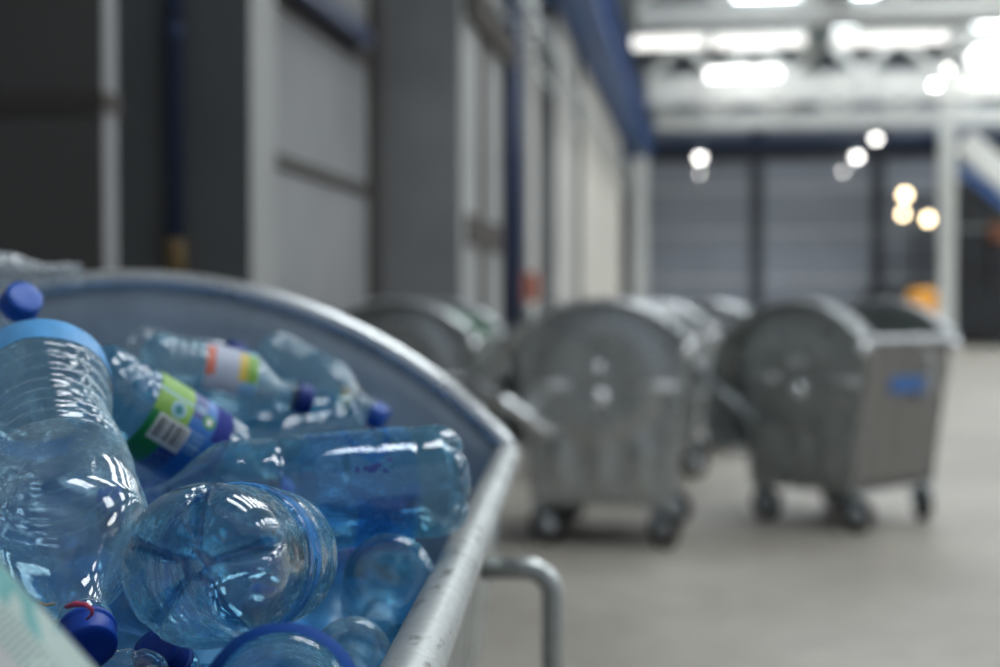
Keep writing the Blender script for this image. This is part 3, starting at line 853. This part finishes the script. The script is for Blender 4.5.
# cable tray and crane runway high on the left
e = hempty('cable_tray', (XO+.05, 9, 4.55), 'galvanised cable tray running along the tops of the piers', 'cable tray')
for dx in (-.10, .28):
    m_ = MB(); m_.box((dx, 0, 0), (dx+.03, 32, .12)); m_.build('side_rail', 'grey_steel', e)
for k in range(40):
    m_ = MB(); m_.box((-.10, .3+k*.8, .02), (.31, .42+k*.8, .05)); m_.build('rung', 'grey_steel', e)
e = hempty('crane_runway', (-2.0, 10, 6.0), 'blue crane runway girder running high along the left wall', 'girder')
m_ = MB(); m_.box((-.42, 0, 0), (.42, 34, .10)); m_.build('bottom_flange', 'blue_steel', e)
m_ = MB(); m_.box((-.06, 0, .10), (.06, 34, .85)); m_.build('web', 'blue_steel', e)
m_ = MB(); m_.box((-.42, 0, .85), (.42, 34, .95)); m_.build('top_flange', 'blue_steel', e)
for k in range(12):
    m_ = MB(); m_.bar((.06, .4+k*2.9, .10), (.40, .4+k*2.9, .10+.02), .12, .06); m_.bar((.40, .4+k*2.9, .12), (.10, .4+k*2.9, .84), .10, .08); m_.build('stiffener', 'grey_steel' if k % 2 else 'blue_steel', e)
e = hempty('steel_column', (-2.0, 45.5, 0), 'pale steel column with a blue head at the end of the left wall', 'column')
m_ = MB(); m_.box((-.18, -.3, 0), (.30, .3, 6.2)); m_.build('shaft', 'white_steel', e)
m_ = MB(); m_.box((-.30, -.4, 6.2), (.42, .4, 7.3)); m_.build('head', 'blue_steel', e)

# back wall: horizontal cladding cassettes with dark columns
mb = MB(); mb.box((-3, YB, 0), (XR, YB+.3, ZCE))
hb(mb, 'wall_back', 'cladding', kind='structure')
mb = MB()
for z in (2.2, 4.0, 5.6, 6.9): mb.box((-2, YB-.05, z), (9.2, YB, z+.20), 1)
for x in (2.1, 6.5): mb.box((x-.25, YB-.15, 0), (x+.25, YB, 8.2), 0)
mb.box((-2, YB-.12, 6.75), (XR, YB, 7.35), 0)
hb(mb, 'trim_2', ['cladding_dark', 'cladding_light'], kind='structure')
mb = MB(); mb.box((-2, YB-.5, 7.36), (XR, YB-.1, 7.56)); hb(mb, 'trim_3', 'blue_steel', kind='structure')
# right wall with a long unseen glowing band, added for light from the right
mb = MB(); mb.box((XR, -6, 0), (XR+.3, YB, 3)); mb.box((XR, -6, 7), (XR+.3, YB, ZCE)); hb(mb, 'wall_right', 'cladding', kind='structure')
mb = MB(); mb.box((XR+.05, -6, 3), (XR+.1, YB, 7)); hb(mb, 'window_1', 'window_light', kind='structure')
# roof and skylights
mb = MB()
sky = []
for k in range(9):
    ys = .5 + k*5.8
    if k == 8: ys += 1.0  # narrow last row, added to brighten the rear truss
    sky.append((ys, ys + (1.0 if k == 8 else 2.2)))
lanes = [(1.0, 5.2), (9.0, 13.2), (16.5, 20.5)]
edges = sorted(set([-6, YB+.3] + [v for s_ in sky for v in s_]))
for ya, yb in zip(edges[:-1], edges[1:]):
    is_sky = any(abs(ya-s_[0]) < 1e-6 for s_ in sky); ln_ = lanes
    xs = [-3.3] + ([v for l in ln_ for v in l] if is_sky else []) + [XR+.3]
    for i in range(0, len(xs), 2): mb.box((xs[i], ya, ZCE), (xs[i+1], yb, ZCE+.2))
hb(mb, 'ceiling', 'roof_sheet', kind='structure')
n_ = 2
for (ya, yb) in sky:
    for (xa, xb) in lanes:
        m_ = MB(); m_.box((xa, ya, ZCE+.12), (xb, yb, ZCE+.16)); hb(m_, 'window_%d' % n_, 'skylight', kind='structure'); n_ += 1

# roof trusses across the hall
def truss(y, zc, label, mat='white_steel', h=1.5, x0=-1.6, x1=XR, ch=.32):
    e = hempty('roof_truss', (0, y, zc), label, 'truss', 'roof trusses')
    m_ = MB(); m_.box((x0, -.16, 0), (x1, .16, ch)); m_.build('bottom_chord', mat, e)
    m_ = MB(); m_.box((x0, -.16, h), (x1, .16, h+.25)); m_.build('top_chord', mat, e)
    n = 24
    for i in range(n):
        xa = x0 + (x1-x0)*i/n; xb = x0 + (x1-x0)*(i+1)/n
        m_ = MB()
        if i % 2: m_.bar((xa, 0, h), (xb, 0, ch), .2, .2)
        else: m_.bar((xa, 0, ch), (xb, 0, h), .2, .2)
        m_.build('brace', mat, e)
truss(50.5, 7.66, 'white lattice truss just in front of the back wall', h=1.25, ch=.55)
truss(43.0, 7.5, 'deep white truss second from the back wall', h=1.8, ch=.85)
truss(35.0, 8.3, 'white truss nearest the camera at the top of the frame', h=1.6, ch=.5)
# long tube luminaires under the trusses
def lum(x, y, z, l, label):
    e = hempty('strip_light', (x, y, z), label, 'ceiling light', 'strip lights under the roof')
    m_ = MB(); m_.box((0, -.25, .10), (l, .25, .22)); m_.build('housing', 'white_steel', e)
    m_ = MB(); m_.box((.04, -.21, 0), (l-.04, .21, .10)); m_.build('diffuser', 'tube_light', e)
    for q in (.15, .85):
        m_ = MB(); m_.tube([(l*q, 0, .22), (l*q, 0, ZCE - z)], .02, 8); m_.build('hanger', 'grey_steel', e)
def lumpx(xa, xb, py, d, label, mat='tube_light', w=.21):
    p = HM.inverted() @ P(xa, py, d); l = (xb-xa)/F*d
    e = hempty('strip_light', p, label, 'ceiling light', 'strip lights under the roof')
    m_ = MB(); m_.box((0, -w-.04, .12), (l, w+.04, .24)); m_.build('housing', 'white_steel', e)
    m_ = MB(); m_.box((.04, -w, -.10), (l-.04, w, .12)); m_.build('diffuser', mat, e)
    for q in (.12, .88):
        m_ = MB(); m_.tube([(l*q, 0, .24), (l*q, 0, ZCE - p.z)], .02, 8); m_.build('hanger', 'grey_steel', e)
lumpx(632, 706, 44, 38.5, 'white strip light high up nearest the blue girder')
lumpx(712, 804, 43, 38.5, 'white strip light high up left of the roof duct')
lumpx(836, 946, 41, 38.5, 'white strip light high up right of the roof duct')
lumpx(706, 780, 75, 41.0, 'brightest long strip light hung just below the other strips', 'tube_bright')
lumpx(972, 1030, 56, 40.0, 'very bright wide light at the upper right corner of the frame', 'tube_bright', .8)
# duct
e = hempty('roof_duct', (3.3, 26, 9.1), 'grey-green ventilation duct running under the roof', 'duct')
m_ = MB(); m_.box((-.45, 0, 0), (.45, 26, .9)); m_.build('duct_run', 'duct', e)
for k in range(6):
    m_ = MB(); m_.box((-.5, 1+k*5, -.05), (.5, 1.12+k*5, .95)); m_.build('flange', 'grey_steel', e)

# pendant lamps
def pendant(px, py, d, r, label, mat='lamp_white'):
    p = HM.inverted() @ P(px, py, d)
    e = hempty('pendant_lamp', p, label, 'lamp', 'pendant lamps in the hall')
    m_ = MB(); m_.lathe([(0, -r), (r*.7, -r*.7), (r, 0), (r*.7, r*.7), (0, r)], 16); m_.build('bulb', mat, e)
    m_ = MB(); m_.lathe([(r*1.3, r*.2), (r*.9, r*1.4), (r*.3, r*1.8), (0, r*1.8)], 16); m_.build('shade', 'grey_steel', e, solid=.01)
    m_ = MB(); m_.tube([(0, 0, r*1.7), (0, 0, ZCE - p.z)], .015, 8); m_.build('cord', 'grey_steel', e)
pendant(700, 157, 36.5, .10, 'white pendant lamp glowing in front of the back wall on the left')
pendant(857, 156, 36.5, .10, 'white pendant lamp glowing left of the pale column')
pendant(876, 138, 40, .10, 'white pendant lamp glowing just above and right of its neighbour by the column')
pendant(843, 171, 44, .055, 'faint pendant lamp hanging lowest before the back wall')
pendant(700, 173, 44, .05, 'faint pendant lamp below the left glowing one')
pendant(935, 84, 36, .10, 'white pendant lamp glowing high above the pale column')
pendant(948, 68, 34, .06, 'faint pendant lamp close to the high glowing one')

# right-hand machinery
e = hempty('steel_column', tuple((HM.inverted() @ Vector((P(946, 306, 46).x, P(946, 306, 46).y, 0)))), 'pale steel column standing right of the containers', 'column')
m_ = MB(); m_.box((-.24, -.24, 0), (.24, .24, 8.3)); m_.build('shaft', 'white_steel', e)
m_ = MB(); m_.box((-.4, -.4, 0), (.4, .4, .06)); m_.build('base_plate', 'grey_steel', e)
def hl(px, py, d): return HM.inverted() @ P(px, py, d)
p0 = hl(982, 306, 47)
e = hempty('sorting_machine', (p0.x, p0.y, 0), 'dark sorting machine frame with mesh sides at the right edge', 'machine')
m_ = MB(); m_.box((-3.6, 0, 0.2), (5, 3, 1.9)); m_.build('hopper', 'machine_dark', e)
m_ = MB(); m_.box((-1.0, .2, 1.9), (5, 3, 5.6)); m_.build('housing', 'machine_dark', e)
for k in range(7):
    m_ = MB(); m_.box((-3.6+k*1.3, -.1, 0), (-3.45+k*1.3, .05, 5.2)); m_.build('post', 'machine_dark', e)
for k in range(5):
    m_ = MB(); m_.box((-3.6, -.12, .6+k*1.1), (5, -.04, .7+k*1.1)); m_.build('rail', 'grey_steel' if k == 3 else 'machine_dark', e)
m_ = MB(); m_.box((.2, -.3, 3.5), (.7, -.02, 4.1)); m_.build('motor', 'machine_rust', e)
e = hempty('conveyor', tuple(hl(964, 140, 43)), 'white sloping conveyor chute coming down from the roof at the right', 'conveyor')
m_ = MB(); m_.bar((0, 0, 0), (2.6, -.4, -2.6), .9, .75); m_.build('trough', 'white_steel', e)
m_ = MB(); m_.bar((-.2, -.5, -.9), (2.6, -.9, -3.4), .12, .25); m_.build('side_rail', 'blue_steel', e)
m_ = MB(); m_.bar((1.5, 0, -1.6), (1.5, 0, -hl(964, 140, 43).z), .16, .16); m_.build('support_leg', 'grey_steel', e)
for (px, py, r, lab) in ((905, 195, .13, 'warm work lamp, upper of the pair on the dark machine'), (903, 214, .11, 'warm work lamp directly below the upper one on the dark machine'), (928, 219, .13, 'warm work lamp beside the pale column')):
    p = hl(px, py, 45)
    e = hempty('work_lamp', p, lab, 'lamp', 'warm work lamps')
    m_ = MB(); m_.lathe([(0, -.02), (r, 0), (r, .04), (0, .06)], 16, M=Matrix.Rotation(PI/2, 4, 'X')); m_.build('lens', 'lamp_warm', e)
    m_ = MB(); m_.box((-r-.03, .03, -r-.03), (r+.03, .25, r+.03)); m_.build('housing', 'machine_dark', e)
    m_ = MB(); m_.bar((0, .25, 0), (0, 1.9, .02), .06, .06); m_.build('bracket', 'machine_dark', e)
p = hl(922, 306, 25)
m_ = MB(); m_.lathe([(.0, 0), (.24, 0), (.255, .02), (.26, .12), (.27, .15), (.26, .18), (.26, .42), (.27, .45), (.26, .48), (.24, .60), (.18, .64), (0, .65)], 28)
o = m_.build('plastic_drum', 'orange_paint'); o.matrix_world = HM @ Matrix.Translation((p.x, p.y, .98))
tag(o, 'orange drum standing raised behind the container with the blue sticker', 'drum')
e = hempty('storage_crate', (p.x, p.y, 0), 'grey crate under the orange drum behind the container with the blue sticker', 'crate')
m_ = MB(); m_.box((-.4, -.4, .08), (.4, .4, .98)); m_.build('crate_body', 'grey_steel', e)
m_ = MB(); m_.box((-.42, -.42, .90), (.42, .42, .975)); m_.build('crate_rim', 'grey_steel', e)
for sx in (-.32, .32):
    m_ = MB(); m_.box((sx-.06, -.4, 0), (sx+.06, .4, .08)); m_.build('skid', 'grey_steel', e)

# ------------------------------------------------------------------ light, camera
w = bpy.data.worlds.new('hall_air'); sc.world = w; w.use_nodes = True
bg = w.node_tree.nodes['Background']; bg.inputs[0].default_value = (.55, .62, .72, 1); bg.inputs[1].default_value = .42

cam = bpy.data.cameras.new('camera'); co = bpy.data.objects.new('camera', cam); C.objects.link(co)
cam.sensor_width = 36; cam.lens = F*36/1000
co.location = (0, 0, CAMZ); co.rotation_euler = (PI/2 - PITCH, 0, 0)
cam.clip_start = .02; cam.clip_end = 300
cam.dof.use_dof = True; cam.dof.focus_distance = .76; cam.dof.aperture_fstop = 4.35; cam.dof.aperture_blades = 0
sc.camera = co
sc.view_settings.view_transform = 'Standard'; sc.view_settings.look = 'None'
sc.view_settings.exposure = 0.42; sc.view_settings.gamma = 1.0; sc.view_settings.use_curve_mapping = False
cy = sc.cycles
cy.max_bounces = 10; cy.transparent_max_bounces = 40; cy.diffuse_bounces = 4; cy.glossy_bounces = 4
cy.use_denoising = True; cy.sample_clamp_indirect = 6.0; cy.caustics_reflective = False; cy.caustics_refractive = False
